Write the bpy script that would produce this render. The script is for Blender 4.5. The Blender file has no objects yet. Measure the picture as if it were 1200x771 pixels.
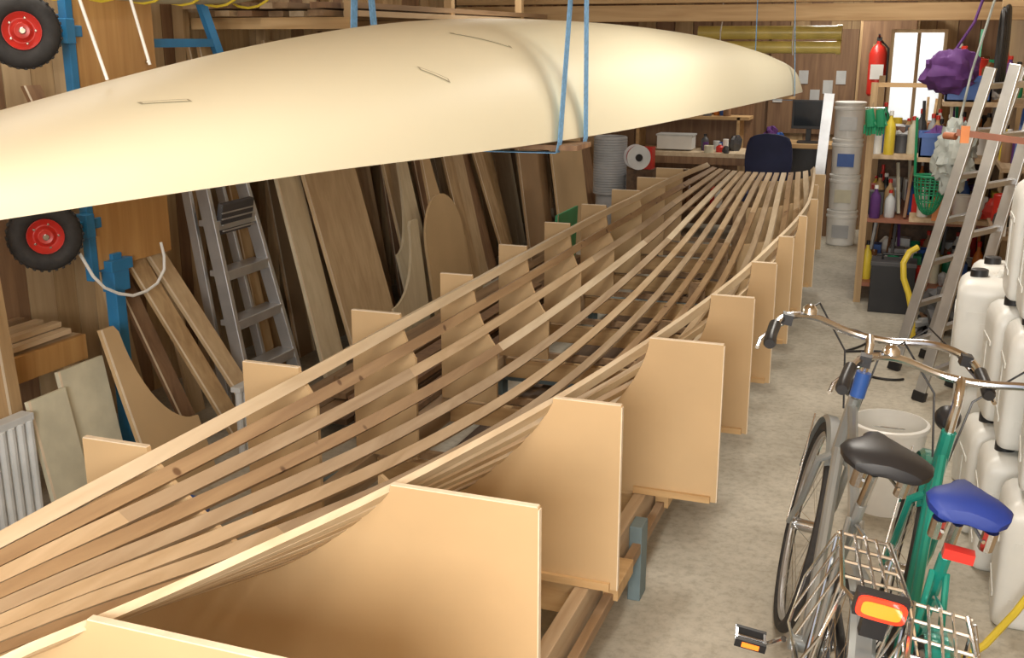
import bpy, bmesh, math, random
from mathutils import Matrix, Vector, Euler, noise
random.seed(7)
V=Vector
# ------------------------------------------------------------------ materials
def newmat(name):
    m=bpy.data.materials.new(name);m.use_nodes=True
    nt=m.node_tree;b=nt.nodes['Principled BSDF']
    return m,nt,b
def setin(b,k,v):
    if k in b.inputs: b.inputs[k].default_value=v
def mat(name,col,rough=.5,metal=0.,var=.12,scale=8.,bump=0.,trans=0.,coat=0.,alpha=1.,stretch=(1,1,1),emit=0):
    m,nt,b=newmat(name)
    tc=nt.nodes.new('ShaderNodeTexCoord');mp=nt.nodes.new('ShaderNodeMapping')
    mp.inputs['Scale'].default_value=stretch
    n=nt.nodes.new('ShaderNodeTexNoise');n.inputs['Scale'].default_value=scale;n.inputs['Detail'].default_value=5
    r=nt.nodes.new('ShaderNodeValToRGB')
    r.color_ramp.elements[0].position=.3;r.color_ramp.elements[1].position=.7
    r.color_ramp.elements[0].color=tuple(max(0,c*(1-var)) for c in col)+(1,)
    r.color_ramp.elements[1].color=tuple(min(1,c*(1+var)) for c in col)+(1,)
    nt.links.new(tc.outputs['Object'],mp.inputs[0]);nt.links.new(mp.outputs[0],n.inputs['Vector'])
    nt.links.new(n.outputs['Fac'],r.inputs[0]);nt.links.new(r.outputs[0],b.inputs['Base Color'])
    b.inputs['Roughness'].default_value=rough;b.inputs['Metallic'].default_value=metal
    setin(b,'Transmission Weight',trans);setin(b,'Coat Weight',coat);b.inputs['Alpha'].default_value=alpha
    if emit:
        b.inputs['Emission Color'].default_value=tuple(col)+(1,);b.inputs['Emission Strength'].default_value=emit
    if bump:
        bp=nt.nodes.new('ShaderNodeBump');bp.inputs['Strength'].default_value=bump;bp.inputs['Distance'].default_value=.01
        nt.links.new(n.outputs['Fac'],bp.inputs['Height']);nt.links.new(bp.outputs[0],b.inputs['Normal'])
    return m
def wood(name,c1,c2,axis='y',rough=.6,scale=6.,knots=False):
    m,nt,b=newmat(name)
    tc=nt.nodes.new('ShaderNodeTexCoord');mp=nt.nodes.new('ShaderNodeMapping')
    s={'x':(.12,1.6,1.6),'y':(1.6,.12,1.6),'z':(1.6,1.6,.12)}[axis]
    mp.inputs['Scale'].default_value=tuple(k*scale for k in s)
    n=nt.nodes.new('ShaderNodeTexNoise');n.inputs['Scale'].default_value=2.2;n.inputs['Detail'].default_value=7;n.inputs['Distortion'].default_value=.6
    r=nt.nodes.new('ShaderNodeValToRGB');r.color_ramp.elements[0].position=.32;r.color_ramp.elements[1].position=.68
    r.color_ramp.elements[0].color=tuple(c2)+(1,);r.color_ramp.elements[1].color=tuple(c1)+(1,)
    nt.links.new(tc.outputs['Object'],mp.inputs[0]);nt.links.new(mp.outputs[0],n.inputs['Vector']);nt.links.new(n.outputs['Fac'],r.inputs[0])
    last=r.outputs[0]
    if knots:
        vo=nt.nodes.new('ShaderNodeTexVoronoi');vo.inputs['Scale'].default_value=11
        nt.links.new(tc.outputs['Object'],vo.inputs['Vector'])
        rr=nt.nodes.new('ShaderNodeValToRGB');rr.color_ramp.elements[0].position=.10;rr.color_ramp.elements[1].position=.18
        rr.color_ramp.elements[0].color=(.3,.2,.12,1);rr.color_ramp.elements[1].color=(1,1,1,1)
        nt.links.new(vo.outputs['Distance'],rr.inputs[0])
        mx=nt.nodes.new('ShaderNodeMixRGB');mx.blend_type='MULTIPLY';mx.inputs[0].default_value=.9
        nt.links.new(last,mx.inputs[1]);nt.links.new(rr.outputs[0],mx.inputs[2]);last=mx.outputs[0]
    nt.links.new(last,b.inputs['Base Color']);b.inputs['Roughness'].default_value=rough
    bp=nt.nodes.new('ShaderNodeBump');bp.inputs['Strength'].default_value=.15;bp.inputs['Distance'].default_value=.005
    nt.links.new(n.outputs['Fac'],bp.inputs['Height']);nt.links.new(bp.outputs[0],b.inputs['Normal'])
    return m
MDF=mat('mdf',(.54,.375,.20),.65,var=.08,scale=2.5)
MDFD=mat('mdf_dark',(.36,.23,.12),.6,var=.1,scale=3)
MDFE=mat('mdf_edge',(.76,.64,.48),.7,var=.08,scale=30)
PINE=wood('pine_y',(.62,.47,.30),(.46,.32,.18),'y')
PINEK=wood('pine_nailed',(.42,.28,.15),(.28,.17,.085),'y',knots=True)
PINEL=wood('pine_light',(.72,.60,.43),(.58,.45,.29),'y')
PINEB=wood('pine_brown',(.34,.22,.12),(.20,.12,.06),'y')
PINEG=wood('pine_greyed',(.50,.38,.25),(.35,.24,.14),'y')
PINEX=wood('pine_x',(.62,.42,.21),(.46,.28,.12),'x')
PINEZ=wood('pine_z',(.52,.36,.19),(.36,.23,.11),'z')
ORZ=wood('orange_ply',(.55,.31,.11),(.43,.22,.07),'z',rough=.35)
BRZ=wood('brown_board',(.32,.19,.10),(.20,.11,.06),'z')
TANZ=wood('tan_board',(.58,.43,.25),(.46,.32,.18),'z')
PALEZ=wood('pale_board',(.66,.56,.39),(.55,.45,.29),'z')
DARKW=wood('dark_wood',(.14,.08,.04),(.07,.04,.02),'y')
HULLM=mat('epoxy_cream',(.87,.83,.63),.5,var=.025,scale=1.)
MARK=mat('hull_mark',(.42,.38,.27),.6)
ALU=mat('aluminium',(.60,.61,.62),.35,.75,var=.1)
CHROME=mat('chrome',(.70,.71,.73),.18,1.,var=.03)
SILVER=mat('silver_paint',(.34,.36,.36),.28,.5,var=.05)
TEAL=mat('teal_paint',(.015,.30,.24),.25,.35,var=.05,coat=.4)
BLACK=mat('black_plastic',(.015,.015,.017),.4,var=.2)
RUBBER=mat('rubber',(.03,.028,.027),.75,var=.3,scale=30)
DGREY=mat('dark_grey',(.07,.07,.075),.5)
BLUE=mat('blue_steel',(.03,.20,.42),.4,var=.1)
BLUES=mat('blue_saddle',(.008,.03,.22),.55)
STRAP=mat('blue_strap',(.17,.38,.66),.75,var=.2,scale=60)
CORD=mat('white_cord',(.8,.8,.77),.7)
RED=mat('red_paint',(.55,.03,.02),.35)
REFL=mat('reflector_red_glow',(.9,.05,.02),.12,emit=.7)  # emission puts the glow of a camera flash into the lens
REFO=mat('reflector_orange_glow',(1.,.20,.02),.12,emit=1.4)  # emissive, so lens centre and pedal reflectors shine as if hit by flash
WPL=mat('white_plastic',(.78,.78,.75),.35,var=.04)
JUG=mat('hdpe_jug',(.76,.77,.74),.38,var=.05)
GREEN=mat('green_plastic',(.02,.26,.12),.4)
GREENL=mat('green_sheet_paint',(.06,.36,.17),.5)
PURPLE=mat('purple_cloth',(.10,.03,.16),.8)
YEL=mat('yellow_plastic',(.72,.55,.05),.4)
YELP=mat('yellow_tube',(.66,.55,.16),.3)
BLUEP=mat('blue_plastic',(.03,.10,.36),.4)
ORG=mat('orange_plastic',(.62,.19,.03),.4)
GREY=mat('grey_plastic',(.38,.39,.40),.5)
LGREY=mat('light_grey_paint',(.58,.60,.60),.4)
BEIGE=mat('beige_panel',(.60,.57,.43),.6)
BGRAY=mat('bluegrey_paint',(.16,.22,.24),.6)
SCREEN=mat('screen_glass',(.02,.025,.03),.1)
NAVY=mat('navy_cloth',(.015,.02,.06),.8)
PFILM=mat('plastic_film',(.75,.80,.82),.2,emit=.9,var=.3,scale=14)
BAGM=mat('plastic_bag_film',(.60,.65,.62),.2,var=.3,scale=10,trans=.3)
BRKRED=mat('red_brown_wood',(.28,.10,.05),.5)
WINE=mat('brown_bottle',(.12,.05,.02),.2)
FLOOR,nt,b=newmat('worn_concrete')
tc=nt.nodes.new('ShaderNodeTexCoord')
n1=nt.nodes.new('ShaderNodeTexNoise');n1.inputs['Scale'].default_value=1.6;n1.inputs['Detail'].default_value=9;n1.inputs['Roughness'].default_value=.65
n2=nt.nodes.new('ShaderNodeTexNoise');n2.inputs['Scale'].default_value=28;n2.inputs['Detail'].default_value=8;n2.inputs['Roughness'].default_value=.7
r1=nt.nodes.new('ShaderNodeValToRGB');r1.color_ramp.elements[0].position=.34;r1.color_ramp.elements[1].position=.66
r1.color_ramp.elements[0].color=(.36,.33,.265,1);r1.color_ramp.elements[1].color=(.56,.525,.44,1)
r2=nt.nodes.new('ShaderNodeValToRGB');r2.color_ramp.elements[0].position=.35;r2.color_ramp.elements[1].position=.55
r2.color_ramp.elements[0].color=(.72,.71,.69,1);r2.color_ramp.elements[1].color=(1,1,1,1)
mx=nt.nodes.new('ShaderNodeMixRGB');mx.blend_type='MULTIPLY';mx.inputs[0].default_value=.85
for n in(n1,n2): nt.links.new(tc.outputs['Object'],n.inputs['Vector'])
nt.links.new(n1.outputs['Fac'],r1.inputs[0]);nt.links.new(n2.outputs['Fac'],r2.inputs[0])
nt.links.new(r1.outputs[0],mx.inputs[1]);nt.links.new(r2.outputs[0],mx.inputs[2]);nt.links.new(mx.outputs[0],b.inputs['Base Color'])
b.inputs['Roughness'].default_value=.7
bp=nt.nodes.new('ShaderNodeBump');bp.inputs['Strength'].default_value=.15;bp.inputs['Distance'].default_value=.003
nt.links.new(n2.outputs['Fac'],bp.inputs['Height']);nt.links.new(bp.outputs[0],b.inputs['Normal'])
# ------------------------------------------------------------------ builder
class B:
    def __init__(s,name):
        s.name=name;s.bm=bmesh.new();s.mats=[]
    def mi(s,m):
        if m not in s.mats:s.mats.append(m)
        return s.mats.index(m)
    def raw(s,vs,fs,m,smooth=False,M=None):
        k=s.mi(m)
        bv=[s.bm.verts.new(M@V(v) if M else V(v)) for v in vs]
        for f in fs:
            try:
                F=s.bm.faces.new([bv[i] for i in f]);F.material_index=k;F.smooth=smooth
            except ValueError: pass
    def box(s,c,size,m,rot=(0,0,0),M=None):
        T=Matrix.Translation(V(c))@Euler([math.radians(a) for a in rot]).to_matrix().to_4x4()
        if M:T=M@T
        x,y,z=[k/2 for k in size]
        vs=[(-x,-y,-z),(x,-y,-z),(x,y,-z),(-x,y,-z),(-x,-y,z),(x,-y,z),(x,y,z),(-x,y,z)]
        s.raw(vs,[(0,3,2,1),(4,5,6,7),(0,1,5,4),(1,2,6,5),(2,3,7,6),(3,0,4,7)],m,False,T)
    def bar(s,p0,p1,w,t,m,up=(0,0,1)):
        p0=V(p0);p1=V(p1);d=(p1-p0);d.normalize();u=V(up)
        side=d.cross(u)
        if side.length<1e-4: side=d.cross(V((0,1,0)))
        side.normalize();u=side.cross(d).normalized()
        vs=[]
        for p in(p0,p1):
            for a,b_ in((-1,-1),(1,-1),(1,1),(-1,1)): vs.append(p+side*(w/2*a)+u*(t/2*b_))
        s.raw(vs,[(0,1,2,3),(7,6,5,4),(0,4,5,1),(1,5,6,2),(2,6,7,3),(3,7,4,0)],m)
    def tube(s,pts,r,m,n=10,closed=False,M=None,cap=True):
        P=[V(p) for p in pts];N=len(P);rs=r if isinstance(r,(list,tuple)) else [r]*N
        prev=None;vs=[]
        for i in range(N):
            if closed:d=P[(i+1)%N]-P[i-1]
            else:d=P[min(i+1,N-1)]-P[max(i-1,0)]
            if d.length<1e-9:d=V((0,0,1))
            d.normalize()
            if prev is None:
                a=V((0,0,1)) if abs(d.z)<.9 else V((1,0,0));nrm=d.cross(a).normalized()
            else:
                nrm=prev-d*prev.dot(d)
                if nrm.length<1e-6:nrm=d.orthogonal()
                nrm.normalize()
            prev=nrm;bn=d.cross(nrm)
            for k in range(n):
                a=2*math.pi*k/n;vs.append(P[i]+(nrm*math.cos(a)+bn*math.sin(a))*rs[i])
        fs=[]
        for i in range(N if closed else N-1):
            for k in range(n):
                a=i*n+k;b_=i*n+(k+1)%n;c=((i+1)%N)*n+(k+1)%n;d_=((i+1)%N)*n+k
                fs.append((a,d_,c,b_))
        if not closed and cap:
            fs.append(tuple(range(n)));fs.append(tuple(reversed(range((N-1)*n,N*n))))
        s.raw(vs,fs,m,True,M)
    def cyl(s,p0,p1,r,m,n=16,M=None): s.tube([p0,p1],r,m,n,M=M)
    def lathe(s,prof,m,M=None,n=24):
        vs=[];fs=[]
        for (r,z) in prof:
            for k in range(n):
                a=2*math.pi*k/n;vs.append((r*math.cos(a),r*math.sin(a),z))
        for i in range(len(prof)-1):
            for k in range(n): fs.append((i*n+k,i*n+(k+1)%n,(i+1)*n+(k+1)%n,(i+1)*n+k))
        fs.append(tuple(reversed(range(n))));fs.append(tuple(range((len(prof)-1)*n,len(prof)*n)))
        s.raw(vs,fs,m,True,M)
    def ring(s,R,r,m,M=None,n=40,k=10):
        s.tube([(R*math.cos(2*math.pi*i/n),0,R*math.sin(2*math.pi*i/n)) for i in range(n)],r,m,k,True,M)
    def prism(s,pts,vec,m):
        n=len(pts);v=V(vec)
        vs=[V(p) for p in pts]+[V(p)+v for p in pts]
        fs=[tuple(range(n)),tuple(reversed(range(n,2*n)))]+[(i,i+n,(i+1)%n+n,(i+1)%n) for i in range(n)]
        s.raw(vs,fs,m)
    def blob(s,c,rad,m,amp=.3,freq=6,seed=0,n=20,smooth=False):
        vs=[];fs=[];K=n//2
        for i in range(K+1):
            th=math.pi*(i+.02)/(K+.04)
            for k in range(n):
                a=2*math.pi*k/n;d=V((math.sin(th)*math.cos(a),math.sin(th)*math.sin(a),math.cos(th)))
                f=1+amp*noise.noise(d*freq*.5+V((seed*3.7,seed,0)))+amp*.5*noise.noise(d*freq+V((0,seed*2.1,5)))
                vs.append((c[0]+d.x*rad[0]*f,c[1]+d.y*rad[1]*f,c[2]+d.z*rad[2]*f))
        for i in range(K):
            for k in range(n):fs.append((i*n+k,i*n+(k+1)%n,(i+1)*n+(k+1)%n,(i+1)*n+k))
        s.raw(vs,fs,m,smooth)
    def done(s,M=None,bevel=0,sharp=.62):
        bmesh.ops.recalc_face_normals(s.bm,faces=s.bm.faces)
        for e in s.bm.edges:
            if len(e.link_faces)==2 and e.calc_face_angle(0)>sharp: e.smooth=False
        me=bpy.data.meshes.new(s.name);s.bm.to_mesh(me);s.bm.free()
        for m in s.mats: me.materials.append(m)
        o=bpy.data.objects.new(s.name,me);bpy.context.collection.objects.link(o)
        if M:o.matrix_world=M
        if bevel:
            q=o.modifiers.new('bevel','BEVEL');q.width=bevel;q.segments=2;q.limit_method='ANGLE';q.angle_limit=math.radians(50)
        return o
def interp(tab,y):
    if y<=tab[0][0]:return tab[0][1]
    if y>=tab[-1][0]:return tab[-1][1]
    for i in range(len(tab)-1):
        if tab[i][0]<=y<=tab[i+1][0]:break
    y0,v0=tab[i];y1,v1=tab[i+1]
    m0=(v1-tab[i-1][1])/(y1-tab[i-1][0]) if i>0 else (v1-v0)/(y1-y0)
    m1=(tab[i+2][1]-v0)/(tab[i+2][0]-y0) if i<len(tab)-2 else (v1-v0)/(y1-y0)
    h=y1-y0;t=(y-y0)/h
    return (2*t**3-3*t*t+1)*v0+(t**3-2*t*t+t)*h*m0+(-2*t**3+3*t*t)*v1+(t**3-t*t)*h*m1
def smooth_tab(tab,sig=.45):
    # gaussian-smoothed resample of a fairing table
    out=[];y0,y1=tab[0][0],tab[-1][0];N=60
    for i in range(N+1):
        y=y0+(y1-y0)*i/N;e=min(y-y0,y1-y);s_=min(sig,e/2.0)+1e-4;A=W=0
        for q in range(-8,9):
            g=math.exp(-(q/4)**2/2);A+=g*interp(tab,y+s_*q/4);W+=g
        out.append((y,A/W))
    return out
# ------------------------------------------------------------------ room
XL,XR,YB,YF,ZC=-3.85,.74,12.3,-1.6,2.75
o=B('floor');o.box(((XL+XR)/2,(YB+YF)/2,-.05),(XR-XL+.4,YB-YF+.4,.1),FLOOR);o.done()
o=B('ceiling');o.box(((XL+XR)/2,(YB+YF)/2,ZC+.05),(XR-XL+.2,YB-YF+.2,.1),PINEX);o.done()
o=B('wall_left')
o.box((XL-.06,(YB+YF)/2,ZC/2),(.04,YB-YF,ZC),BRZ)
y=YF
while y<YB:
    w=.14+random.random()*.05
    o.box((XL-.02,y+w/2,ZC/2),(.03,w-.006,ZC),random.choice([PINEZ,PINEZ,BRZ,TANZ]));y+=w
y=YF+.3
while y<YB:
    o.box((XL+.035,y,ZC/2),(.07,.05,ZC),PINEZ);y+=.8
o.box((XL+.035,(YB+YF)/2,1.35),(.07,YB-YF,.06),PINE);o.done()
o=B('wall_back');o.box(((XL+XR)/2,YB+.05,ZC/2),(XR-XL,.1,ZC),BRZ)
for i in range(22): o.box((XL+.1+i*.21,YB-.01,ZC/2),(.2,.02,ZC),random.choice([PINEZ,BRZ,BRZ]))
o.done()
o=B('wall_right');o.box((XR+.05,(YB+YF)/2,ZC/2),(.1,YB-YF,ZC),TANZ);o.done()
o=B('wall_front')
o.box((XL+.25,YF-.05,ZC/2),(.5,.1,ZC),TANZ);o.box((XR-.15,YF-.05,ZC/2),(.3,.1,ZC),TANZ);o.box(((XL+XR)/2,YF-.05,ZC-.12),(XR-XL,.1,.24),TANZ);o.done()
o=B('ceiling_beam')
o.box(((XL+XR)/2,9.05,2.10),(XR-XL-.02,.12,.13),PINEX);o.box(((XL+XR)/2,9.06,2.27),(XR-XL-.02,.12,.18),PINEX)
o.done(bevel=.004)
# ------------------------------------------------------------------ batten boat form
LT=[(.2,-1.70),(1.2,-1.75),(3,-1.75),(6.2,-1.755),(7.4,-1.70),(8.2,-1.62),(8.8,-1.54)]
RT=[(.2,-1.62),(1.23,-1.39),(1.44,-1.31),(1.73,-1.21),(2.09,-1.10),(2.81,-.94),(3.51,-.83),(4.21,-.745),(4.89,-.685),(5.72,-.64),(6.4,-.61),(7.22,-.605),(8.0,-.65),(8.8,-.715)]
BT=[(.2,.84),(1.0,.80),(1.5,.745),(2.1,.62),(2.8,.49),(3.5,.41),(4.2,.365),(5.2,.36),(5.9,.39),(6.5,.45),(7.1,.545),(7.7,.66),(8.3,.78),(8.8,.865)]
NT=[(.2,1.15),(2.1,1.15),(2.8,1.22),(3.5,1.5),(4.2,1.85),(5,2.15),(8.8,2.3)]
def sheer(y): return .875+max(0,(y-7)/1.8)*.05
def sec(y,s,off=0.):
    a=math.pi*s;n=interp(NT,y)
    xl=interp(LT,y);xr=interp(RT,y);c=(xl+xr)/2;w=(xr-xl)/2+off
    zs=sheer(y);D=zs-interp(BT,y)+off
    cx=-math.copysign(abs(math.cos(a))**(2/n),math.cos(a));sz=abs(math.sin(a))**(2/n)
    return V((c+w*cx,y,zs-D*sz))
def secN(y,N,off=0.,pts=200):
    P=[sec(y,i/pts,off) for i in range(pts+1)];L=[0]
    for i in range(pts):L.append(L[-1]+(P[i+1]-P[i]).length)
    out=[]
    def at(t):
        j=0
        while j<pts-1 and L[j+1]<t:j+=1
        f=(t-L[j])/(L[j+1]-L[j]+1e-9);return P[j].lerp(P[j+1],f)
    for k in range(N):
        t=L[-1]*(k/(N-1)*.97+.015);e=.02
        out.append((at(t),(at(min(t+e,L[-1]))-at(max(t-e,0))).normalized()))
    return out
NB=16;ys=[.3+i*(8.8-.3)/70 for i in range(71)]
S=[secN(y,NB) for y in ys]
o=B('boat_batten_form')
rb=random.Random(3)
base_m=[PINEL,PINEK,PINE,PINEK,PINEG,PINE,PINEG,PINEK,PINEG,PINE,PINEG,PINE,PINEL,PINE,PINEL,PINEL]  # lower battens in darker wood, shade inside the form put into the colour
for k in range(NB):
    hw=.0195;th=.018;ring_=[]
    for i in range(71):
        p,tg=S[i][k];nr=V((tg.z,0,-tg.x))
        if nr.dot(p-V(((interp(LT,ys[i])+interp(RT,ys[i]))/2,ys[i],sheer(ys[i]))))<0:nr=-nr
        nb=S[i][k+1][0] if k<NB-1 else S[i][k-1][0]
        h=min(hw,(nb-p).length*.46)
        ring_.append([p-tg*h,p+tg*h,p+tg*h+nr*th,p-tg*h+nr*th])
    i0=0
    while i0<70:
        i1=min(70,i0+rb.randint(9,26))
        if 70-i1<6:i1=70
        vs=[];fs=[]
        for i in range(i0,i1+1): vs+=ring_[i]
        n_=i1-i0
        for i in range(n_):
            a=i*4;c=a+4
            fs+=[(a,a+1,c+1,c),(a+1,a+2,c+2,c+1),(a+2,a+3,c+3,c+2),(a+3,a,c,c+3)]
        fs+=[(0,3,2,1),(n_*4,n_*4+1,n_*4+2,n_*4+3)]
        m=base_m[k] if (rb.random()<.6 or k in(0,NB-1)) else rb.choice([PINE,PINEG,PINEK,PINEL,PINEG])
        o.raw(vs,fs,m);i0=i1
o.done()
MY=[1.36+.735*k for k in range(10)]+[8.62]
o=B('mould_frame_panels')
for k,y in enumerate(MY):
    R=-.71 if k<3 else -.54
    L=-1.98 if k<4 else -1.93
    if k>8: R=-.60
    top=.885
    cut=[sec(y,1-i/80,.02) for i in range(81)]
    pc=[(p.x,min(p.z,top) if 0<i<80 else top) for i,p in enumerate(cut)]
    xin=-99 if k<2 else (-1.50 if k==2 else R-.50)     # inner edge of the right hand board
    xlf=L+(.27 if k<6 else .22)
    if k<2:
        o.prism([V((a,y,b_)) for a,b_ in [(L,.3),(R,.3),(R,top)]+pc+[(L,top)]],(0,.016,0),MDF)
    else:
        pr=[q for q in pc if q[0]>xin];zi=pr[-1][1]
        o.prism([V((a,y,b_)) for a,b_ in [(xin,.3),(R,.3),(R,top)]+pr+[(xin,zi)]],(0,.016,0),MDF)
        pl=[q for q in pc if q[0]<xlf]
        if pl: o.prism([V((a,y,b_)) for a,b_ in [(L,.3),(xlf,.3),(xlf,pl[0][1])]+pl+[(L,top)]],(0,.016,0),MDF)
        else: o.prism([V((a,y,b_)) for a,b_ in [(L,.3),(xlf,.3),(xlf,top),(L,top)]],(0,.016,0),MDF)
        o.box(((xlf+xin)/2,y+.03,.315),(xin-xlf+.06,.026,.03),PINEB)
        # centre post carrying the bottom battens
        zb=sec(y,.5,.02).z
        if zb-.33>.02: o.box(((cut[0].x+cut[-1].x)/2,y+.03,(.33+zb)/2),(.10,.026,zb-.33),PINEB)
    o.box(((R+cut[0].x)/2,y+.008,top+.0015),(R-cut[0].x-.004,.0162,.003),MDFE)
    o.box(((L+cut[-1].x)/2,y+.008,top+.0015),(cut[-1].x-L-.004,.0162,.003),MDFE)
    o.box((R+.001,y+.008,.59),(.003,.0162,.58),MDFE)
    o.box((R-.16,y+.036,.32),(.30,.04,.04),PINEX);o.box((L+.12,y+.036,.32),(.2,.04,.04),PINEX)
    o.box((R-.16,y-.008,.312),(.28,.014,.024),PINEX)
o.done()
o=B('strongback_trestle')
for x in(-.815,-1.93):
    o.box((x,4.9,.235),(.045,8.6,.125),PINEG)
    o.box((x+.05 if x>-1 else x-.05,4.9,.20),(.03,8.6,.04),PINEB)
for y in MY:
    o.box((-1.37,y+.05,.225),(1.07,.045,.10),PINEX)
    o.box((-.76,y+.22,.22),(.05,.20,.05),PINEX)
for y in(.9,3.36,5.2,7.0,8.9):
    for x in(-.77,-1.98):
        o.box((x,y,.14),(.045,.09,.28),BGRAY)
    o.box((-1.37,y,.145),(1.2,.07,.05),BGRAY)
o.done(bevel=.003)
o=B('stacked_planks')
for i in range(9):
    o.box((-1.80+.1*i,6.2,.075+.012*(i%2)),(.09,4.6,.025),random.choice([DARKW,PINEB,DARKW,DARKW]))
for y in(4.2,6.3,8.2): o.box((-1.4,y,.03),(.95,.07,.06),DARKW)
o.done()
o=B('stacked_planks')
for i in range(6):
    o.box((-2.84+.11*i,6.6+random.uniform(-.1,.1),.075+.03*random.random()),(.10,4.4,.03),random.choice([DARKW,PINEB,PINEB,BRZ]))
for y in(4.7,6.3,8): o.box((-2.55,y,.03),(.7,.07,.06),DARKW)
for i in range(4): o.box((-2.76+.12*i,6.0+random.uniform(-.4,.4),.135),(.09,2.8,.03),random.choice([PINEB,PINEG,BRZ]))
o.done()
# ------------------------------------------------------------------ hanging hull
XRt=smooth_tab([(.6,-2.38),(1.2,-2.21),(1.95,-2.02),(2.71,-1.80),(3.37,-1.57),(3.9,-1.40),(4.44,-1.28),(5.05,-1.18),(6.29,-1.05),(7.46,-.94),(8.3,-.86),(8.76,-.83)])
Wt=smooth_tab([(.6,.02),(1.2,.17),(1.95,.29),(2.71,.38),(3.37,.44),(3.9,.46),(4.44,.46),(5.05,.44),(6.29,.38),(7.46,.28),(8.3,.14),(8.76,.012)])
Zt=smooth_tab([(.6,1.52),(1.2,1.56),(1.95,1.655),(2.3,1.71),(2.74,1.80),(3.3,1.895),(3.8,1.96),(4.3,1.985),(5.3,1.98),(5.9,1.965),(7,1.91),(7.7,1.84),(8.3,1.76),(8.6,1.68),(8.76,1.53)],.3)
def hs(y,s,off=0):
    xr=interp(XRt,y);w=interp(Wt,y);zr=interp(Zt,y);zs=1.5-.03*max(0,(3-y)/2)
    a=math.pi*s;n=2.25
    return V((xr-w-(w+off)*math.copysign(abs(math.cos(a))**(2/n),math.cos(a)),y,zs+(zr-zs+off)*abs(math.sin(a))**(2/n)))
o=B('upturned_boat_hull');NS=40;NY=130
vs=[];fs=[]
for i in range(NY+1):
    y=.6+8.16*i/NY
    for j in range(NS+1):vs.append(hs(y,j/NS))
for i in range(NY):
    for j in range(NS):
        a=i*(NS+1)+j;fs.append((a,a+1,a+NS+2,a+NS+1))
base=len(vs)
for i in range(NY+1):
    y=.6+8.16*i/NY
    for j in range(NS+1):
        q=hs(y,j/NS,-.012);vs.append(q)
for i in range(NY):
    for j in range(NS):
        a=base+i*(NS+1)+j;fs.append((a,a+NS+1,a+NS+2,a+1))
    for j in(0,NS):
        a=i*(NS+1)+j;fs.append((a,a+NS+1,a+NS+1+base,a+base))
o.raw(vs,fs,HULLM,True)
def mark(y0,y1,s0,s1,w,m):
    for (ww,mm,of) in((w,m,.002),(w*.5,HULLM,.003)):
        vs=[];fs=[];K=12;e=0 if ww==w else .06
        for i in range(K+1):
            t=e+(1-2*e)*i/K;y=y0+(y1-y0)*t;s=s0+(s1-s0)*t
            for ds in(-ww,ww):vs.append(hs(y,s+ds,of))
            if i:fs.append((2*i-2,2*i-1,2*i+1,2*i))
        o.raw(vs,fs,mm)
mark(2.50,2.63,.655,.70,.008,MARK);mark(3.50,3.60,.76,.815,.007,MARK);mark(3.85,4.08,.64,.73,.005,MARK)
o.done(sharp=1.2)
o=B('blue_lashing_strap')
def strap(pts,w,m,ax=(0,1,0)):
    vs=[];fs=[];a=V(ax)*w/2
    for i,p in enumerate(pts):
        p=V(p);d=(V(pts[min(i+1,len(pts)-1)])-V(pts[max(i-1,0)])).normalized();n_=d.cross(V(ax)).normalized()*.0015
        vs+=[p-a-n_,p+a-n_,p+a+n_,p-a+n_]
        if i:
            q=4*i-4;fs+=[(q+k,q+(k+1)%4,q+4+(k+1)%4,q+4+k) for k in range(4)]
    o.raw(vs,fs,m)
for y0,yt in((4.17,4.245),(4.38,4.305)):
    xr=interp(XRt,y0);w=interp(Wt,y0)
    strap([(xr+.04,yt,ZC),(xr+.03,yt,2.08),(xr+.015,y0,1.5),(xr+.005,y0,1.455),(xr-w,y0,1.45),(xr-2*w-.005,y0,1.455),(xr-2*w-.015,y0,1.5),(xr-2*w-.02,yt,2.08),(xr-2*w-.03,yt,ZC)],.055,STRAP)
o.box((-1.76,4.27,1.474),(1.0,.20,.02),BRZ)
o.done()
o=B('blue_lashing_strap')
strap([(-.9,8.35,2.4),(-.87,8.35,1.9),(-.845,8.35,1.5),(-.86,8.35,1.46),(-1.1,8.35,1.46),(-1.145,8.35,1.5),(-1.16,8.35,2.4)],.03,STRAP)
o.box((-.99,8.35,1.479),(.3,.08,.018),PINEX);o.done()
o=B('suspension_cord')
for pts in([(-2.32,2.58,ZC-.01),(-2.3,2.58,2.1),(-2.2,2.58,1.785)],[(-2.45,2.9,ZC-.01),(-2.4,2.9,2.2),(-2.3,2.9,1.82)]):
    o.tube(pts,.005,CORD,6)
o.done()
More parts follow.
